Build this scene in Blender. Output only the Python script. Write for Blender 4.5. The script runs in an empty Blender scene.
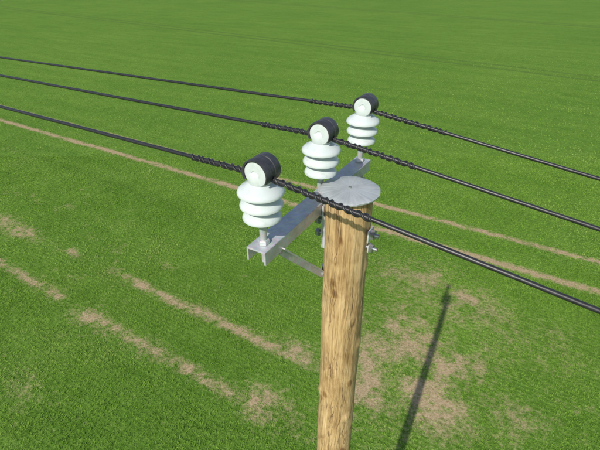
import bpy, bmesh, math, numpy as np
from mathutils import Vector, Matrix
rng=np.random.default_rng(7)
S=bpy.context.scene
S.view_settings.view_transform='Standard'; S.view_settings.look='None'; S.view_settings.exposure=0
COL=S.collection
# ------------------------------------------------ helpers
def mat(name):
    m=bpy.data.materials.new(name); m.use_nodes=True
    nt=m.node_tree; nt.nodes.clear()
    o=nt.nodes.new('ShaderNodeOutputMaterial'); b=nt.nodes.new('ShaderNodeBsdfPrincipled')
    nt.links.new(b.outputs[0],o.inputs[0])
    return m,nt,b,o
def N(nt,t,**k):
    n=nt.nodes.new(t)
    for a,v in k.items():
        setattr(n,a,v)
    return n
def ramp(nt,fac,stops):
    r=nt.nodes.new('ShaderNodeValToRGB'); e=r.color_ramp.elements
    while len(e)<len(stops): e.new(0.5)
    for k,(p,c) in zip(e,stops):
        k.position=p; k.color=(c if len(c)==4 else (*c,1))
    nt.links.new(fac,r.inputs[0]); return r
def mix(nt,f,a,b,mode='MIX'):
    m=nt.nodes.new('ShaderNodeMix'); m.data_type='RGBA'; m.blend_type=mode
    for i,v in ((0,f),(6,a),(7,b)):
        if hasattr(v,'is_linked'): nt.links.new(v,m.inputs[i])
        else: m.inputs[i].default_value=v if i==0 else (*v,1)
    return m.outputs[2]
def noise(nt,vec,scale,detail=4,rough=.55,dist=0):
    n=N(nt,'ShaderNodeTexNoise'); n.inputs['Scale'].default_value=scale; n.inputs['Detail'].default_value=detail
    n.inputs['Roughness'].default_value=rough; n.inputs['Distortion'].default_value=dist
    if vec is not None: nt.links.new(vec,n.inputs['Vector'])
    return n.outputs[0]
def mapping(nt,vec,scale=(1,1,1),rot=(0,0,0)):
    m=N(nt,'ShaderNodeMapping'); m.inputs['Scale'].default_value=scale; m.inputs['Rotation'].default_value=rot
    nt.links.new(vec,m.inputs['Vector']); return m.outputs[0]
def bump(nt,h,b,strength,dist):
    n=N(nt,'ShaderNodeBump'); n.inputs['Strength'].default_value=strength; n.inputs['Distance'].default_value=dist
    nt.links.new(h,n.inputs['Height']); nt.links.new(n.outputs[0],b.inputs['Normal']); return n
def obj(name,mesh,m=None,parent=None):
    o=bpy.data.objects.new(name,mesh); COL.objects.link(o)
    if m: mesh.materials.append(m)
    if parent: o.parent=parent
    return o
def empty(name,loc=(0,0,0)):
    e=bpy.data.objects.new(name,None); e.location=loc; e.empty_display_size=.1; COL.objects.link(e); return e
def smooth(o,ang=40):
    me=o.data
    me.polygons.foreach_set('use_smooth',[True]*len(me.polygons))
    try: me.set_sharp_from_angle(angle=math.radians(ang))
    except Exception: pass
def lathe(name,prof,m,parent=None,seg=64,ang=50):
    bm=bmesh.new(); rings=[]
    for r,z in prof:
        if r<1e-5: rings.append([bm.verts.new((0,0,z))])
        else: rings.append([bm.verts.new((r*math.cos(2*math.pi*i/seg),r*math.sin(2*math.pi*i/seg),z)) for i in range(seg)])
    for A,B in zip(rings,rings[1:]):
        for i in range(seg):
            j=(i+1)%seg
            if len(A)==1: bm.faces.new((A[0],B[i],B[j]))
            elif len(B)==1: bm.faces.new((A[i],A[j],B[0]))
            else: bm.faces.new((A[i],A[j],B[j],B[i]))
    bmesh.ops.recalc_face_normals(bm,faces=bm.faces)
    me=bpy.data.meshes.new(name); bm.to_mesh(me); bm.free()
    o=obj(name,me,m,parent); smooth(o,ang); return o
def box(name,size,m,parent=None,mtx=None,bev=.002):
    bm=bmesh.new(); bmesh.ops.create_cube(bm,size=1)
    bmesh.ops.scale(bm,vec=size,verts=bm.verts)
    if bev: bmesh.ops.bevel(bm,geom=bm.edges[:],offset=bev,segments=2,affect='EDGES')
    me=bpy.data.meshes.new(name); bm.to_mesh(me); bm.free()
    o=obj(name,me,m,parent)
    if mtx is not None: o.matrix_local=mtx
    return o
def tube(name,pts,rad,m,parent=None,res=4,caps=True):
    c=bpy.data.curves.new(name,'CURVE'); c.dimensions='3D'; c.bevel_depth=rad; c.bevel_resolution=res; c.use_fill_caps=caps
    sp=c.splines.new('POLY'); sp.points.add(len(pts)-1)
    for p,q in zip(sp.points,pts): p.co=(*q,1)
    sp.use_smooth=True
    o=bpy.data.objects.new(name,c); COL.objects.link(o); c.materials.append(m)
    if parent: o.parent=parent
    return o
def frame(origin,x,y):
    x=Vector(x).normalized(); y=Vector(y).normalized(); z=x.cross(y)
    M=Matrix((x,y,z)).transposed().to_4x4(); M.translation=Vector(origin); return M

# ------------------------------------------------ layout constants (metres)
ARM=Vector((.509,.861,0)).normalized()
LINE=Vector((.861,-.509,0)).normalized()
POLE=Vector((.182,1.35,0)); PH=9.30
ARMC=Vector((.077,1.424,0)); ARMZ=9.246
SP=.379

# ------------------------------------------------ materials
def galv(name,base=(.50,.53,.56),metal=.5,rough=.5):
    m,nt,b,o=mat(name); tc=N(nt,'ShaderNodeTexCoord')
    v=N(nt,'ShaderNodeTexVoronoi'); v.inputs['Scale'].default_value=90; nt.links.new(tc.outputs['Object'],v.inputs['Vector'])
    n=noise(nt,tc.outputs['Object'],22,5,.6)
    c1=ramp(nt,n,[(.3,tuple(x*.72 for x in base)),(.7,base)]).outputs[0]
    c2=mix(nt,.12,c1,v.outputs['Color'],'OVERLAY')
    st=noise(nt,mapping(nt,tc.outputs['Object'],(1,1,1)),7,6,.7)
    c2=mix(nt,.45,c2,ramp(nt,st,[(.36,(.62,.62,.60)),(.55,(1,1,1))]).outputs[0],'MULTIPLY')
    nt.links.new(c2,b.inputs['Base Color']); b.inputs['Metallic'].default_value=metal
    r=ramp(nt,n,[(.3,(rough-.1,)*3),(.7,(rough+.12,)*3)]); nt.links.new(r.outputs[0],b.inputs['Roughness'])
    bump(nt,n,b,.2,.002); return m
M_galv=galv('galvanised_steel',(.62,.635,.65),.38); M_bolt=galv('bolt_steel',(.40,.41,.42),.7,.4)
def porcelain():
    m,nt,b,o=mat('pale_insulator_porcelain'); tc=N(nt,'ShaderNodeTexCoord')
    n=noise(nt,tc.outputs['Object'],14,5,.6)
    c=ramp(nt,n,[(.3,(.50,.56,.55)),(.65,(.57,.625,.61))]).outputs[0]
    dirt=noise(nt,tc.outputs['Object'],45,5,.7)
    c=mix(nt,.5,c,ramp(nt,dirt,[(.30,(.72,.71,.68)),(.45,(1,1,1))]).outputs[0],'MULTIPLY')
    nt.links.new(c,b.inputs['Base Color']); b.inputs['Roughness'].default_value=.30
    return m
M_ins=porcelain()
def black(name,k,rough):
    m,nt,b,o=mat(name); tc=N(nt,'ShaderNodeTexCoord')
    n=noise(nt,tc.outputs['Object'],60,4)
    c=ramp(nt,n,[(.3,(.012*k,.012*k,.014*k)),(.7,(.026*k,.026*k,.029*k))]).outputs[0]
    nt.links.new(c,b.inputs['Base Color']); b.inputs['Roughness'].default_value=rough
    bump(nt,n,b,.15,.001); return m
M_blk=black('black_polythene',1,.40); M_lin=black('clamp_rubber',2.0,.45)
def wood():
    m,nt,b,o=mat('creosoted_pine'); tc=N(nt,'ShaderNodeTexCoord'); P=tc.outputs['Object']
    g1=noise(nt,mapping(nt,P,(70,70,3.2)),1,7,.68,.6)
    g2=noise(nt,mapping(nt,P,(240,240,10)),1,4,.65)
    big=noise(nt,mapping(nt,P,(12,12,5)),1,6,.7,.5)
    c=ramp(nt,g1,[(.30,(.27,.165,.068)),(.43,(.46,.305,.130)),(.56,(.60,.425,.210)),(.78,(.70,.54,.31))]).outputs[0]
    c=mix(nt,.6,c,ramp(nt,g2,[(.34,(.42,.37,.30)),(.58,(1,1,1))]).outputs[0],'MULTIPLY')
    c=mix(nt,.75,c,ramp(nt,big,[(.36,(.55,.47,.36)),(.53,(1,1,1))]).outputs[0],'MULTIPLY')
    dn=N(nt,'ShaderNodeTexNoise'); dn.inputs['Scale'].default_value=9; nt.links.new(P,dn.inputs['Vector'])
    sc=N(nt,'ShaderNodeVectorMath',operation='SCALE'); sc.inputs['Scale'].default_value=.025; nt.links.new(dn.outputs['Color'],sc.inputs[0])
    wv=N(nt,'ShaderNodeVectorMath',operation='ADD'); nt.links.new(P,wv.inputs[0]); nt.links.new(sc.outputs[0],wv.inputs[1])
    v=N(nt,'ShaderNodeTexVoronoi'); v.feature='DISTANCE_TO_EDGE'; v.inputs['Scale'].default_value=1
    nt.links.new(mapping(nt,wv.outputs[0],(55,55,1.5)),v.inputs['Vector'])
    crk=ramp(nt,v.outputs['Distance'],[(.0,(0,0,0)),(.055,(1,1,1))]).outputs[0]
    gate=ramp(nt,noise(nt,mapping(nt,P,(26,26,4)),1,4),[(.46,(1,1,1)),(.53,(0,0,0))]).outputs[0]
    ck=mix(nt,gate,(1,1,1),crk,'MIX')
    c=mix(nt,.85,c,ramp(nt,ck,[(0,(.17,.11,.065)),(1,(1,1,1))]).outputs[0],'MULTIPLY')
    k=N(nt,'ShaderNodeTexVoronoi'); k.inputs['Scale'].default_value=1; nt.links.new(mapping(nt,wv.outputs[0],(11,11,7.5)),k.inputs['Vector'])
    kn=ramp(nt,k.outputs['Distance'],[(.07,(.26,.16,.09)),(.14,(.50,.35,.19)),(.22,(1,1,1))]).outputs[0]
    c=mix(nt,.75,c,kn,'MULTIPLY')
    nt.links.new(c,b.inputs['Base Color']); b.inputs['Roughness'].default_value=.82
    h=mix(nt,.6,g1,ck,'MULTIPLY'); bump(nt,h,b,.7,.006); return m
M_wood=wood()
def capmat():
    m,nt,b,o=mat('cap_sheet_metal'); tc=N(nt,'ShaderNodeTexCoord')
    sx=N(nt,'ShaderNodeSeparateXYZ'); nt.links.new(tc.outputs['Object'],sx.inputs[0])
    at=N(nt,'ShaderNodeMath',operation='ARCTAN2'); nt.links.new(sx.outputs[1],at.inputs[0]); nt.links.new(sx.outputs[0],at.inputs[1])
    cx=N(nt,'ShaderNodeCombineXYZ'); nt.links.new(at.outputs[0],cx.inputs[0])
    n=noise(nt,cx.outputs[0],9,6,.75); n2=noise(nt,tc.outputs['Object'],25,5)
    c=ramp(nt,n,[(.3,(.36,.39,.40)),(.6,(.48,.51,.52))]).outputs[0]
    c=mix(nt,.4,c,ramp(nt,n2,[(.35,(.60,.61,.60)),(.6,(1,1,1))]).outputs[0],'MULTIPLY')
    nt.links.new(c,b.inputs['Base Color']); b.inputs['Metallic'].default_value=.25; b.inputs['Roughness'].default_value=.5
    bump(nt,n,b,.12,.003); return m
M_cap=capmat()

# ------------------------------------------------ utility pole
pole=empty('utility_pole',POLE)
seg,rows=128,520
zs=np.concatenate([np.linspace(0,6,150,endpoint=False),np.linspace(6,PH,rows-150)]); th=np.linspace(0,2*np.pi,seg,endpoint=False)
Z,T=np.meshgrid(zs,th,indexing='ij')
R=.088+(PH-Z)*.0048
R=R+.0022*np.sin(2*T+1.2*Z+1)+.0016*np.sin(3*T-2.1*Z)+.0010*np.sin(7*T+.9*Z)+.0007*np.sin(13*T-1.3*Z)+.0009*np.sin(2*T+9*Z)+.0007*np.sin(T-17*Z)
for kz,kt,ka in ((9.05,4.0,.005),(8.72,4.9,.006),(8.4,4.2,.006),(8.05,5.2,.007),(7.5,4.4,.007),(8.86,3.5,.004),(8.55,5.9,.008),(8.2,3.4,.008),(8.98,6.0,.006),(8.75,3.2,.006)):
    dt=np.angle(np.exp(1j*(T-kt))); R=R+ka*np.exp(-((Z-kz)/.03)**2-(dt/.28)**2)
ox=.006*np.sin(1.1*Z+.5); oy=.006*np.cos(.9*Z)
X=R*np.cos(T)+ox-.006*np.sin(1.1*PH+.5); Y=R*np.sin(T)+oy-.006*np.cos(.9*PH)
V=np.stack([X,Y,Z],-1).reshape(-1,3)
F=[]
for i in range(rows-1):
    for j in range(seg):
        k=(j+1)%seg; F.append((i*seg+j,i*seg+k,(i+1)*seg+k,(i+1)*seg+j))
F.append(tuple((rows-1)*seg+j for j in range(seg)))
me=bpy.data.meshes.new('pole_shaft'); me.from_pydata(V.tolist(),[],F); o=obj('pole_shaft',me,M_wood,pole); smooth(o,50)
# cap
bm=bmesh.new(); sg=144; rings=[]
prof=[(.0,.012),(.012,.012),(.04,.011),(.08,.009),(.104,.0065),(.1095,.003),(.108,-.003),(.1055,-.002)]
for r,z in prof:
    if r==0: rings.append([bm.verts.new((0,0,z))]); continue
    rr=[]
    for i in range(sg):
        a=2*math.pi*i/sg
        wv=(.0004*math.sin(18*a)+.0012*math.sin(5*a+1)+.0005*math.sin(31*a))*(r/.11)**2
        q=r*(1+.008*math.sin(3*a+.4)+.005*math.sin(11*a))
        rr.append(bm.verts.new((q*math.cos(a),q*math.sin(a),z+wv)))
    rings.append(rr)
for A,B in zip(rings,rings[1:]):
    for i in range(sg):
        j=(i+1)%sg
        if len(A)==1: bm.faces.new((A[0],B[i],B[j]))
        else: bm.faces.new((A[i],A[j],B[j],B[i]))
bmesh.ops.recalc_face_normals(bm,faces=bm.faces)
me=bpy.data.meshes.new('pole_cap'); bm.to_mesh(me); bm.free()
cap=obj('pole_cap',me,M_cap,pole); cap.location=(0,0,PH+.004); cap.rotation_euler=(math.radians(1.5),math.radians(-1),0); smooth(cap,60)
lathe('cap_nail',[(0,.0165),(.005,.016),(.006,.013),(.006,.010)],M_bolt,pole,24).location=(0,0,PH+.004)

# crossarm
L0,L1=-SP-.045,SP+.045; hw,hh,t=.036,.050,.006
sec=[(-hw,0),(hw,0),(hw,-hh),(hw-t,-hh),(hw-t,-t),(-hw+t,-t),(-hw+t,-hh),(-hw,-hh)]
bm=bmesh.new(); rings=[]
base=Vector((ARMC.x,ARMC.y,ARMZ))-POLE
for s in (L0,L1):
    rings.append([bm.verts.new(base+ARM*s+LINE*a+Vector((0,0,z))) for a,z in sec])
n=len(sec)
for i in range(n):
    j=(i+1)%n; bm.faces.new((rings[0][i],rings[0][j],rings[1][j],rings[1][i]))
bm.faces.new(rings[0]); bm.faces.new(rings[1][::-1])
bmesh.ops.recalc_face_normals(bm,faces=bm.faces)
bmesh.ops.bevel(bm,geom=bm.edges[:],offset=.0012,segments=2,affect='EDGES')
me=bpy.data.meshes.new('crossarm'); bm.to_mesh(me); bm.free(); obj('crossarm',me,M_galv,pole)
pc=base+LINE*(hw+.006)
box('bracket_plate',(.11,.008,.19),M_galv,pole,frame(pc+Vector((0,0,-.105)),ARM,-LINE),.002)
for sgn in (-1,1):
    box('bracket_cheek',(.008,.045,.15),M_galv,pole,frame(pc+ARM*sgn*.051+LINE*.026+Vector((0,0,-.125)),ARM,-LINE),.002)
box('bracket_shelf',(.10,.070,.008),M_galv,pole,frame(base+Vector((0,0,-hh-.006)),ARM,-LINE),.002)
ndir=LINE
for zb,r in ((9.145,.011),(9.085,.009)):
    M=frame(Vector((0,0,zb)),(0,0,1),ARM)
    zax=(Vector((0,0,1)).cross(ARM)); sgn=1 if zax.dot(ndir)>0 else -1
    rr=.092
    def cyl(name,a,b2,rad,sg,m=M_bolt):
        o=lathe(name,[(0,a),(rad,a),(rad,b2),(0,b2)],m,pole,sg,30); o.matrix_local=M; return o
    cyl('through_bolt',sgn*-.12,sgn*(rr+.036),r*.8,20)
    box('square_washer',(.052 if r>.01 else .03,.052 if r>.01 else .03,.005),M_galv,pole,M@Matrix.Translation((0,0,sgn*(rr+.003))),.001)
    cyl('hex_nut',sgn*(rr+.006),sgn*(rr+.020),r*1.9,6)
    cyl('hex_nut',sgn*(-.118),sgn*(-.132),r*1.9,6)
for sgn in (-1,1):
    a=base+ARM*sgn*(SP-.04)+LINE*(hw-.012)+Vector((0,0,-hh+.008))
    bpt=base+ARM*sgn*.05+LINE*(hw+.012)+Vector((0,0,-.335))
    d=(bpt-a); ln=d.length; x=d.normalized(); y=LINE-(LINE.dot(x))*x
    M=frame((a+bpt)/2,x,y)
    box('diagonal_brace',(ln,.005,.026),M_galv,pole,M,.001)
    box('diagonal_brace_flange',(ln*.97,.020,.004),M_galv,pole,M@Matrix.Translation((0,.0128,-.011)),.001)
    for q in (a+x*.012,bpt-x*.012):
        Mb=frame(q,(0,0,1),ARM); s2=1 if Vector((0,0,1)).cross(ARM).dot(LINE)>0 else -1
        o=lathe('brace_bolt',[(0,s2*-.008),(.009,s2*-.008),(.009,s2*.012),(0,s2*.012)],M_bolt,pole,6,30); o.matrix_local=Mb
lathe('brace_lag_plate',[(0,0),(.02,0),(.02,.006),(0,.006)],M_galv,pole,20,30).matrix_local=frame(Vector((0,0,8.915))-LINE*.094,(0,0,1),ARM)

# ------------------------------------------------ insulators
def shed(z,r,core):
    return [(core,z+.019),(core+.006,z+.0165),(r*.66,z+.0105),(r*.86,z+.003),(r*.965,z-.005),(r,z-.0115),(r*.99,z-.0155),(r*.94,z-.0145),(core+.008,z-.006),(core,z-.009)]
CZ=9.487
ins_pos=[]
for k in (-1,0,1):
    p=ARMC+ARM*SP*k; ins=empty('pin_insulator',(p.x,p.y,ARMZ)); ins_pos.append(p)
    ins.rotation_euler=(0,0,math.radians(5*k))
    prof=[(0,.081),(.026,.081),(.031,.086)]
    for z,r in ((.112,.061),(.155,.067),(.198,.0715)): prof+=shed(z,r,.034)[::-1]
    prof+=[(.037,.222),(.036,.236),(.035,.250),(.030,.258),(0,.258)]
    lathe('sheds',prof,M_ins,ins,72,40)
    lathe('pin',[(0,-.07),(.009,-.07),(.010,.0),(.0115,.03),(.0135,.084),(0,.084)],M_galv,ins,28)
    lathe('pin_collar',[(0,.016),(.018,.016),(.020,.012),(.020,.002),(0,.002)],M_galv,ins,6,20)
    lathe('pin_nut',[(0,-.007),(.016,-.007),(.016,-.021),(0,-.021)],M_bolt,ins,6,20)
    RI=Matrix.Rotation(-math.radians(5*k),3,'Z')
    A=RI@ARM; Ll=RI@LINE
    M=frame(Vector((0,0,.254))+Ll*.006,(0,0,1),-A.cross(Vector((0,0,1))))
    hl=.032
    d=lathe('clamp_drum',[(0,-hl+.003),(.010,-hl+.003),(.012,-hl+.0005),(.022,-hl+.001),(.031,-hl),(.0375,-hl+.002),(.039,-hl+.006),(.038,-hl+.012),(.038,hl-.012),(.039,hl-.006),(.0375,hl-.002),(.031,hl),(.022,hl-.001),(.012,hl-.0005),(.010,hl-.003),(0,hl-.003)],M_ins,ins,56,40)
    d.matrix_local=M
    bm=bmesh.new(); sgm=60; a0,a1=math.radians(-122),math.radians(122); ring=[]
    sect=[(.0395,-hl-.003),(.0400,-hl-.005),(.0430,-hl-.005),(.0445,-hl-.002),(.0445,-.010),(.0428,-.008),(.0428,.008),(.0445,.010),(.0445,hl+.002),(.0430,hl+.005),(.0400,hl+.005),(.0395,hl+.003)]
    for i in range(sgm+1):
        a=a0+(a1-a0)*i/sgm
        ring.append([bm.verts.new((r*math.cos(a),r*math.sin(a),z)) for r,z in sect])
    for A_,B_ in zip(ring,ring[1:]):
        for i in range(len(sect)):
            j=(i+1)%len(sect); bm.faces.new((A_[i],A_[j],B_[j],B_[i]))
    bm.faces.new(ring[0]); bm.faces.new(ring[-1][::-1])
    bmesh.ops.recalc_face_normals(bm,faces=bm.faces)
    me=bpy.data.meshes.new('clamp_liner'); bm.to_mesh(me); bm.free()
    o=obj('clamp_liner',me,M_lin,ins); o.matrix_local=M; smooth(o,35)

# ------------------------------------------------ conductors
def cab(s,idx):
    if s>=0: return -.128*s+.00185*s*s
    a=(.004,.013,.019)[idx]; q=-s
    return -a*q+.0002*q*q
for idx,p in enumerate(ins_pos):
    pc=empty('power_cable',(p.x,p.y,CZ))
    ss=np.concatenate([-np.geomspace(65,.5,60),np.linspace(-.48,.48,49),np.geomspace(.5,65,60)])
    tube('conductor',[tuple(LINE*float(s)+Vector((0,0,cab(float(s),idx)))) for s in ss],.0066,M_blk,pc,6)
    for lo,hi in ((.035,.35),(-.26,-.035)):
        for ph in (0,math.pi*.8):
            pts=[]; n=int(abs(hi-lo)/.0014)
            for i in range(n+1):
                s=lo+(hi-lo)*i/n
                r=.0080; a=2*math.pi*s/.046+.7*math.sin(s*31+idx)+ph+.5*idx
                pts.append(tuple(LINE*s+Vector((0,0,cab(s,idx)))+ARM*r*math.cos(a)+Vector((0,0,1))*r*math.sin(a)))
            tube('helical_tie',pts,.0031,M_blk,pc,3)

# ------------------------------------------------ field
TD=np.array([.863,-.505]); ND=np.array([.505,.863])
tab=rng.random((256,256))
def vn(x,y,sc,sd=0):
    x=x/sc+sd*17.3; y=y/sc+sd*9.1; xi=np.floor(x).astype(int); yi=np.floor(y).astype(int); fx=x-xi; fy=y-yi
    fx=fx*fx*(3-2*fx); fy=fy*fy*(3-2*fy)
    g=lambda a,b: tab[a&255,b&255]
    return (g(xi,yi)*(1-fx)+g(xi+1,yi)*fx)*(1-fy)+(g(xi,yi+1)*(1-fx)+g(xi+1,yi+1)*fx)*fy
def fbm(x,y,sc,sd=0,o=4):
    r=0;am=.5;t_=0
    for i in range(o): r=r+am*vn(x,y,sc/2**i,sd+i); t_+=am; am*=.55
    return r/t_
patches=[(-12.5,15.6,1.9,.5,.5),(-13.8,16.6,1.2,.4,.45),(-4.9,12.9,.7,.3,.35),(-6.9,9.96,.9,.45,.75),(-4.6,8.8,1.1,.4,.5),(-.95,6.95,.9,.55,.9),
 (0,8.8,.8,.35,.45),(1.9,7.4,1.0,1.1,.8),(3.4,7.1,1.4,1.1,.85),(4.2,8.7,1.4,1.3,.8),(5.8,10.6,1.4,1.3,.6),(3.3,10.0,1.4,1.0,.6),(2.6,8.5,1.2,1.1,.7),
 (-3.4,10.5,.9,.3,.4),(-1.2,9.2,1.0,.3,.4),(5.3,6.5,1.1,.8,.45),(4.6,12.0,2.0,1.5,.45),(7.2,9.0,2.0,1.2,.36),(-7.5,7.4,1.2,.5,.25)]
def bare(x,y):
    a=x*TD[0]+y*TD[1]; d=x*ND[0]+y*ND[1]
    w=(fbm(a,d*0,6,3)-.5)*.35
    m=np.zeros_like(x)
    along=fbm(a,d,1.6,5)
    for d0,wd,st,pw in ((15.3,.22,.88,.0),(17.4,.19,.80,.0),(7.25,.22,.60,1),(5.3,.24,.5,1)):
        g=np.exp(-((d-d0-w)/wd)**2)*st
        if pw: g=g*np.clip((along-.34)*3.5,0.15,1)*np.clip(1.2-np.clip(a+1,0,9)*.4,.1,1)
        else: g=g*np.clip(.50+along*.75,0,1.1)
        m=np.maximum(m,g)
    f=fbm(x,y,.8,9)
    for px,py,ra,rd,am in patches:
        pa=px*TD[0]+py*TD[1]; pd=px*ND[0]+py*ND[1]
        g=am*np.exp(-((a-pa)/ra)**2-((d-pd)/rd)**2)
        m=np.maximum(m,g*np.clip(-.1+1.7*f,0,1.15))
    hf=fbm(x,y,.20,21,3)
    m=m*np.clip(-.05+1.85*hf,.05,1.25)
    near=np.clip(1-(d-9)/14,0,1)
    m=np.maximum(m,near*.26*np.clip((fbm(x,y,.40,71)-.62)*7,0,1)*np.clip((fbm(x,y,4,77)-.4)*3,0,1))
    return np.clip(m,0,1)
def fartrack(x,y):
    a=x*TD[0]+y*TD[1]; d=x*ND[0]+y*ND[1]; m=np.zeros_like(x)
    for d0,sl,wd,st in ((53.6,-.118,.35,1),(55.7,-.118,.35,.9),(104,-.2,.6,.8),(106.4,-.2,.6,.7)):
        m=np.maximum(m,st*np.exp(-((d-d0-sl*a-1.5*(fbm(a,a*0,40,13)-.5))/wd)**2))
    return m
def hgt(x,y): return .05*(fbm(x,y,5,31)-.5)
def seq(core,lo,hi,g=1.035,st=.5):
    c=list(core); s=st
    while c[-1]<hi: c.append(c[-1]+s); s*=g
    s=st
    c=c[::-1]
    while c[-1]>lo: c.append(c[-1]-s); s*=g
    return np.array(c[::-1])
aa=seq(np.arange(-38,9,.085),-3000,3000,1.035,.2)
dd=seq(np.arange(0,20,.06),-2500,48,1.06,.12)
dd=list(dd[dd<48])
dd+=list(np.arange(48,74,.28)); s=.4
while dd[-1]<92: dd.append(dd[-1]+s)
dd+=list(np.arange(92.5,132,.4)); s=.8
while dd[-1]<4000: dd.append(dd[-1]+s); s*=1.05
dd=np.array(dd)
A,D=np.meshgrid(aa,dd,indexing='ij'); X=A*TD[0]+D*ND[0]; Y=A*TD[1]+D*ND[1]
Zg=hgt(X,Y); Bm=bare(X,Y)
na,nd=A.shape
me=bpy.data.meshes.new('field_ground'); me.vertices.add(na*nd)
me.vertices.foreach_set('co',np.stack([X,Y,Zg],-1).astype(np.float32).ravel())
I=np.arange(na*nd).reshape(na,nd)
Q=np.stack([I[:-1,:-1],I[1:,:-1],I[1:,1:],I[:-1,1:]],-1).reshape(-1,4)
me.loops.add(Q.size); me.polygons.add(len(Q))
me.loops.foreach_set('vertex_index',Q.astype(np.int32).ravel())
me.polygons.foreach_set('loop_start',np.arange(0,Q.size,4,dtype=np.int32))
me.update(calc_edges=True)
at=me.attributes.new('bare','FLOAT','POINT'); at.data.foreach_set('value',Bm.astype(np.float32).ravel())
at=me.attributes.new('track','FLOAT','POINT'); at.data.foreach_set('value',fartrack(X,Y).astype(np.float32).ravel())
def groundmat():
    m,nt,b,o=mat('crop_field'); g=N(nt,'ShaderNodeNewGeometry'); P=g.outputs['Position']
    ba=N(nt,'ShaderNodeAttribute',attribute_name='bare'); tk=N(nt,'ShaderNodeAttribute',attribute_name='track')
    rot=mapping(nt,P,(1,1,1),(0,0,math.radians(30.3)))
    n1=noise(nt,P,7,5,.78); n2=noise(nt,mapping(nt,rot,(.25,1.5,1)),.40,4,.65); n3=noise(nt,P,30,3,.75); n4=noise(nt,P,.05,3,.55); n5=noise(nt,P,1.3,4,.7)
    gr=ramp(nt,n1,[(.32,(.100,.190,.026)),(.5,(.165,.290,.045)),(.7,(.235,.370,.072))]).outputs[0]
    gr=mix(nt,.55,gr,ramp(nt,n3,[(.3,(.45,.5,.4)),(.6,(1,1,1))]).outputs[0],'MULTIPLY')
    gr=mix(nt,.75,gr,ramp(nt,n2,[(.35,(.74,.82,.73)),(.62,(1,1,1))]).outputs[0],'MULTIPLY')
    gr=mix(nt,.65,gr,ramp(nt,n5,[(.35,(.70,.78,.68)),(.6,(1,1,1))]).outputs[0],'MULTIPLY')
    gr=mix(nt,.7,gr,ramp(nt,n4,[(.35,(.82,.88,.82)),(.65,(1,1,1))]).outputs[0],'MULTIPLY')
    dot=N(nt,'ShaderNodeVectorMath',operation='DOT_PRODUCT'); nt.links.new(P,dot.inputs[0]); dot.inputs[1].default_value=(.505,.863,0)
    ml=N(nt,'ShaderNodeMath',operation='MULTIPLY'); ml.inputs[1].default_value=2*math.pi/.14; nt.links.new(dot.outputs['Value'],ml.inputs[0])
    cs=N(nt,'ShaderNodeMath',operation='COSINE'); nt.links.new(ml.outputs[0],cs.inputs[0])
    ma=N(nt,'ShaderNodeMath',operation='MULTIPLY_ADD'); ma.inputs[1].default_value=.5; ma.inputs[2].default_value=.5; nt.links.new(cs.outputs[0],ma.inputs[0])
    gr=mix(nt,.5,gr,ramp(nt,ma.outputs[0],[(0,(.55,.58,.5)),(.8,(1,1,1))]).outputs[0],'MULTIPLY')
    tf=N(nt,'ShaderNodeMath',operation='MULTIPLY'); tf.inputs[1].default_value=.85; nt.links.new(tk.outputs['Fac'],tf.inputs[0])
    gr=mix(nt,tf.outputs[0],gr,(.080,.140,.028))
    so=ramp(nt,noise(nt,P,14,5,.75),[(.3,(.25,.165,.095)),(.5,(.40,.290,.180)),(.72,(.54,.42,.285))]).outputs[0]
    ad=N(nt,'ShaderNodeMath',operation='ADD')
    mm=N(nt,'ShaderNodeMath',operation='MULTIPLY_ADD'); mm.inputs[1].default_value=1.2; mm.inputs[2].default_value=-.60
    nt.links.new(n1,mm.inputs[0]); nt.links.new(ba.outputs['Fac'],ad.inputs[0]); nt.links.new(mm.outputs[0],ad.inputs[1])
    f=ramp(nt,ad.outputs[0],[(.10,(0,0,0)),(.60,(.9,.9,.9))]).outputs[0]
    c=mix(nt,f,gr,so)
    nt.links.new(c,b.inputs['Base Color']); b.inputs['Roughness'].default_value=.95; b.inputs['Specular IOR Level'].default_value=.05
    bump(nt,n3,b,.6,.03); return m
gm=groundmat(); me.materials.append(gm)
o=bpy.data.objects.new('field_ground',me); COL.objects.link(o); smooth(o,180)

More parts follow.
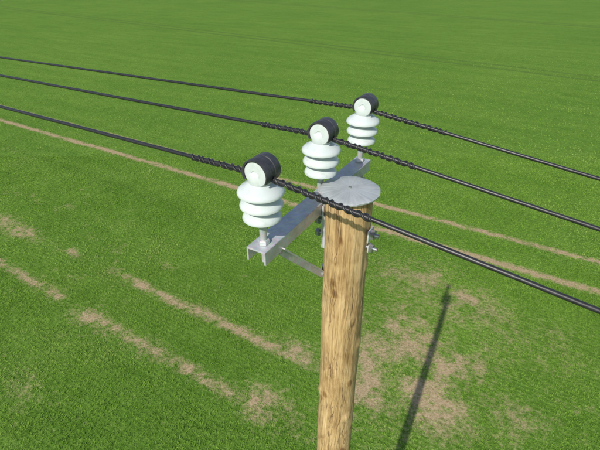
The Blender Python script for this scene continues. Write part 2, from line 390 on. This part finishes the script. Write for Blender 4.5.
# crop blades
def blades(n,y0,y1,wid,hg,slope=.80,off=4,fade=0):
    y=y0+(y1-y0)*rng.random(n); hwid=slope*y1+off
    x=(rng.random(n)*2-1)*hwid; k=np.abs(x)<slope*y+off; x,y=x[k],y[k]
    if fade:
        k=rng.random(len(y))>((y-y0)/(y1-y0))**1.0; x,y=x[k],y[k]
    a=x*TD[0]+y*TD[1]; d=x*ND[0]+y*ND[1]
    row=np.round(d/.14)*.14+rng.normal(0,.024,len(d)); d=np.where(rng.random(len(d))<.78,row,d)
    x=a*TD[0]+d*ND[0]; y=a*TD[1]+d*ND[1]
    b=bare(x,y); c=fbm(x,y,.5,41); keep=rng.random(len(x))<(1-np.clip(b*1.3,0,.76))*np.clip(.1+1.5*c,0,1)
    x,y,b=x[keep],y[keep],b[keep]; n=len(x)
    vig=.65+.7*fbm(x,y,1.3,51); vig*=1-.5*np.clip(b*2,0,1)
    h=hg*(.5+.7*rng.random(n))*vig; w=wid*(.6+.8*rng.random(n)); th=rng.random(n)*2*np.pi; ph=rng.random(n)*2*np.pi
    le=h*(.4+1.3*rng.random(n)); z=hgt(x,y)-.004
    cx,cy=np.cos(th)*w/2,np.sin(th)*w/2
    mx,my=x+np.cos(ph)*le*.35,y+np.sin(ph)*le*.35
    P=np.stack([np.stack([x-cx*.7,y-cy*.7,z],-1),np.stack([x+cx*.7,y+cy*.7,z],-1),np.stack([mx+cx,my+cy,z+h*.62],-1),np.stack([x+np.cos(ph)*le,y+np.sin(ph)*le,z+h],-1),np.stack([mx-cx,my-cy,z+h*.62],-1)],1)
    tone=np.clip(.5*rng.random(n)+.65*fbm(x,y,1.8,61)*1.3-.17+.25*np.clip(b*1.6,0,1),0,1)
    return P,tone
parts=[blades(350000,3.2,13,.012,.055),blades(210000,13,24,.018,.058,.8,3),blades(190000,24,60,.030,.060,.8,2,1)]
P=np.concatenate([p[0] for p in parts]); tone=np.concatenate([p[1] for p in parts]); nb=len(P)
me=bpy.data.meshes.new('crop_grass'); me.vertices.add(nb*5); me.vertices.foreach_set('co',P.astype(np.float32).ravel())
i0=np.arange(nb)*5
Qd=np.stack([i0,i0+1,i0+2,i0+4],-1); Tr=np.stack([i0+4,i0+2,i0+3],-1)
li=np.concatenate([Qd,Tr],1).ravel(); ls=np.stack([np.arange(nb)*7,np.arange(nb)*7+4],-1).ravel()
me.loops.add(len(li)); me.polygons.add(len(ls)); me.loops.foreach_set('vertex_index',li.astype(np.int32)); me.polygons.foreach_set('loop_start',ls.astype(np.int32))
me.update(calc_edges=True)
at=me.attributes.new('tone','FLOAT','POINT'); at.data.foreach_set('value',np.repeat(tone,5).astype(np.float32))
m,nt,b,o_=mat('crop_leaf'); nt.nodes.remove(b); t_=N(nt,'ShaderNodeAttribute',attribute_name='tone')
c=ramp(nt,t_.outputs['Fac'],[(.05,(.115,.240,.026)),(.45,(.190,.350,.046)),(.75,(.270,.430,.075)),(1,(.41,.47,.16))]).outputs[0]
df=N(nt,'ShaderNodeBsdfDiffuse'); nt.links.new(c,df.inputs[0])
tr=N(nt,'ShaderNodeBsdfTranslucent'); nt.links.new(c,tr.inputs[0]); mx=N(nt,'ShaderNodeMixShader'); mx.inputs[0].default_value=.35
nt.links.new(df.outputs[0],mx.inputs[1]); nt.links.new(tr.outputs[0],mx.inputs[2]); nt.links.new(mx.outputs[0],o_.inputs[0])
me.materials.append(m); o=bpy.data.objects.new('crop_grass',me); COL.objects.link(o)
print('blades',nb)

# ------------------------------------------------ light
el=math.radians(40); az=math.atan2(-.46,-.888)
W=bpy.data.worlds.new('World'); S.world=W; W.use_nodes=True; nt=W.node_tree
bg=nt.nodes.get('Background') or nt.nodes.new('ShaderNodeBackground')
sk=nt.nodes.new('ShaderNodeTexSky'); sk.sky_type='NISHITA'; sk.sun_disc=False; sk.sun_elevation=el; sk.sun_rotation=az%(2*math.pi)
nt.links.new(sk.outputs[0],bg.inputs[0]); bg.inputs[1].default_value=.13
sd=bpy.data.lights.new('sun','SUN'); sd.energy=4.6; sd.angle=math.radians(.6); sd.color=(1,.95,.86)
so=bpy.data.objects.new('sun',sd); COL.objects.link(so)
tosun=Vector((math.sin(az)*math.cos(el),math.cos(az)*math.cos(el),math.sin(el)))
so.rotation_euler=tosun.to_track_quat('Z','Y').to_euler(); so.location=tosun*30
# ------------------------------------------------ camera
cd=bpy.data.cameras.new('camera'); cam=bpy.data.objects.new('camera',cd); COL.objects.link(cam)
cam.location=(0,0,10); cam.rotation_euler=(math.radians(90-32),0,0)
cd.sensor_width=36; cd.lens=36*416/600; cd.clip_start=.05; cd.clip_end=8000
S.camera=cam
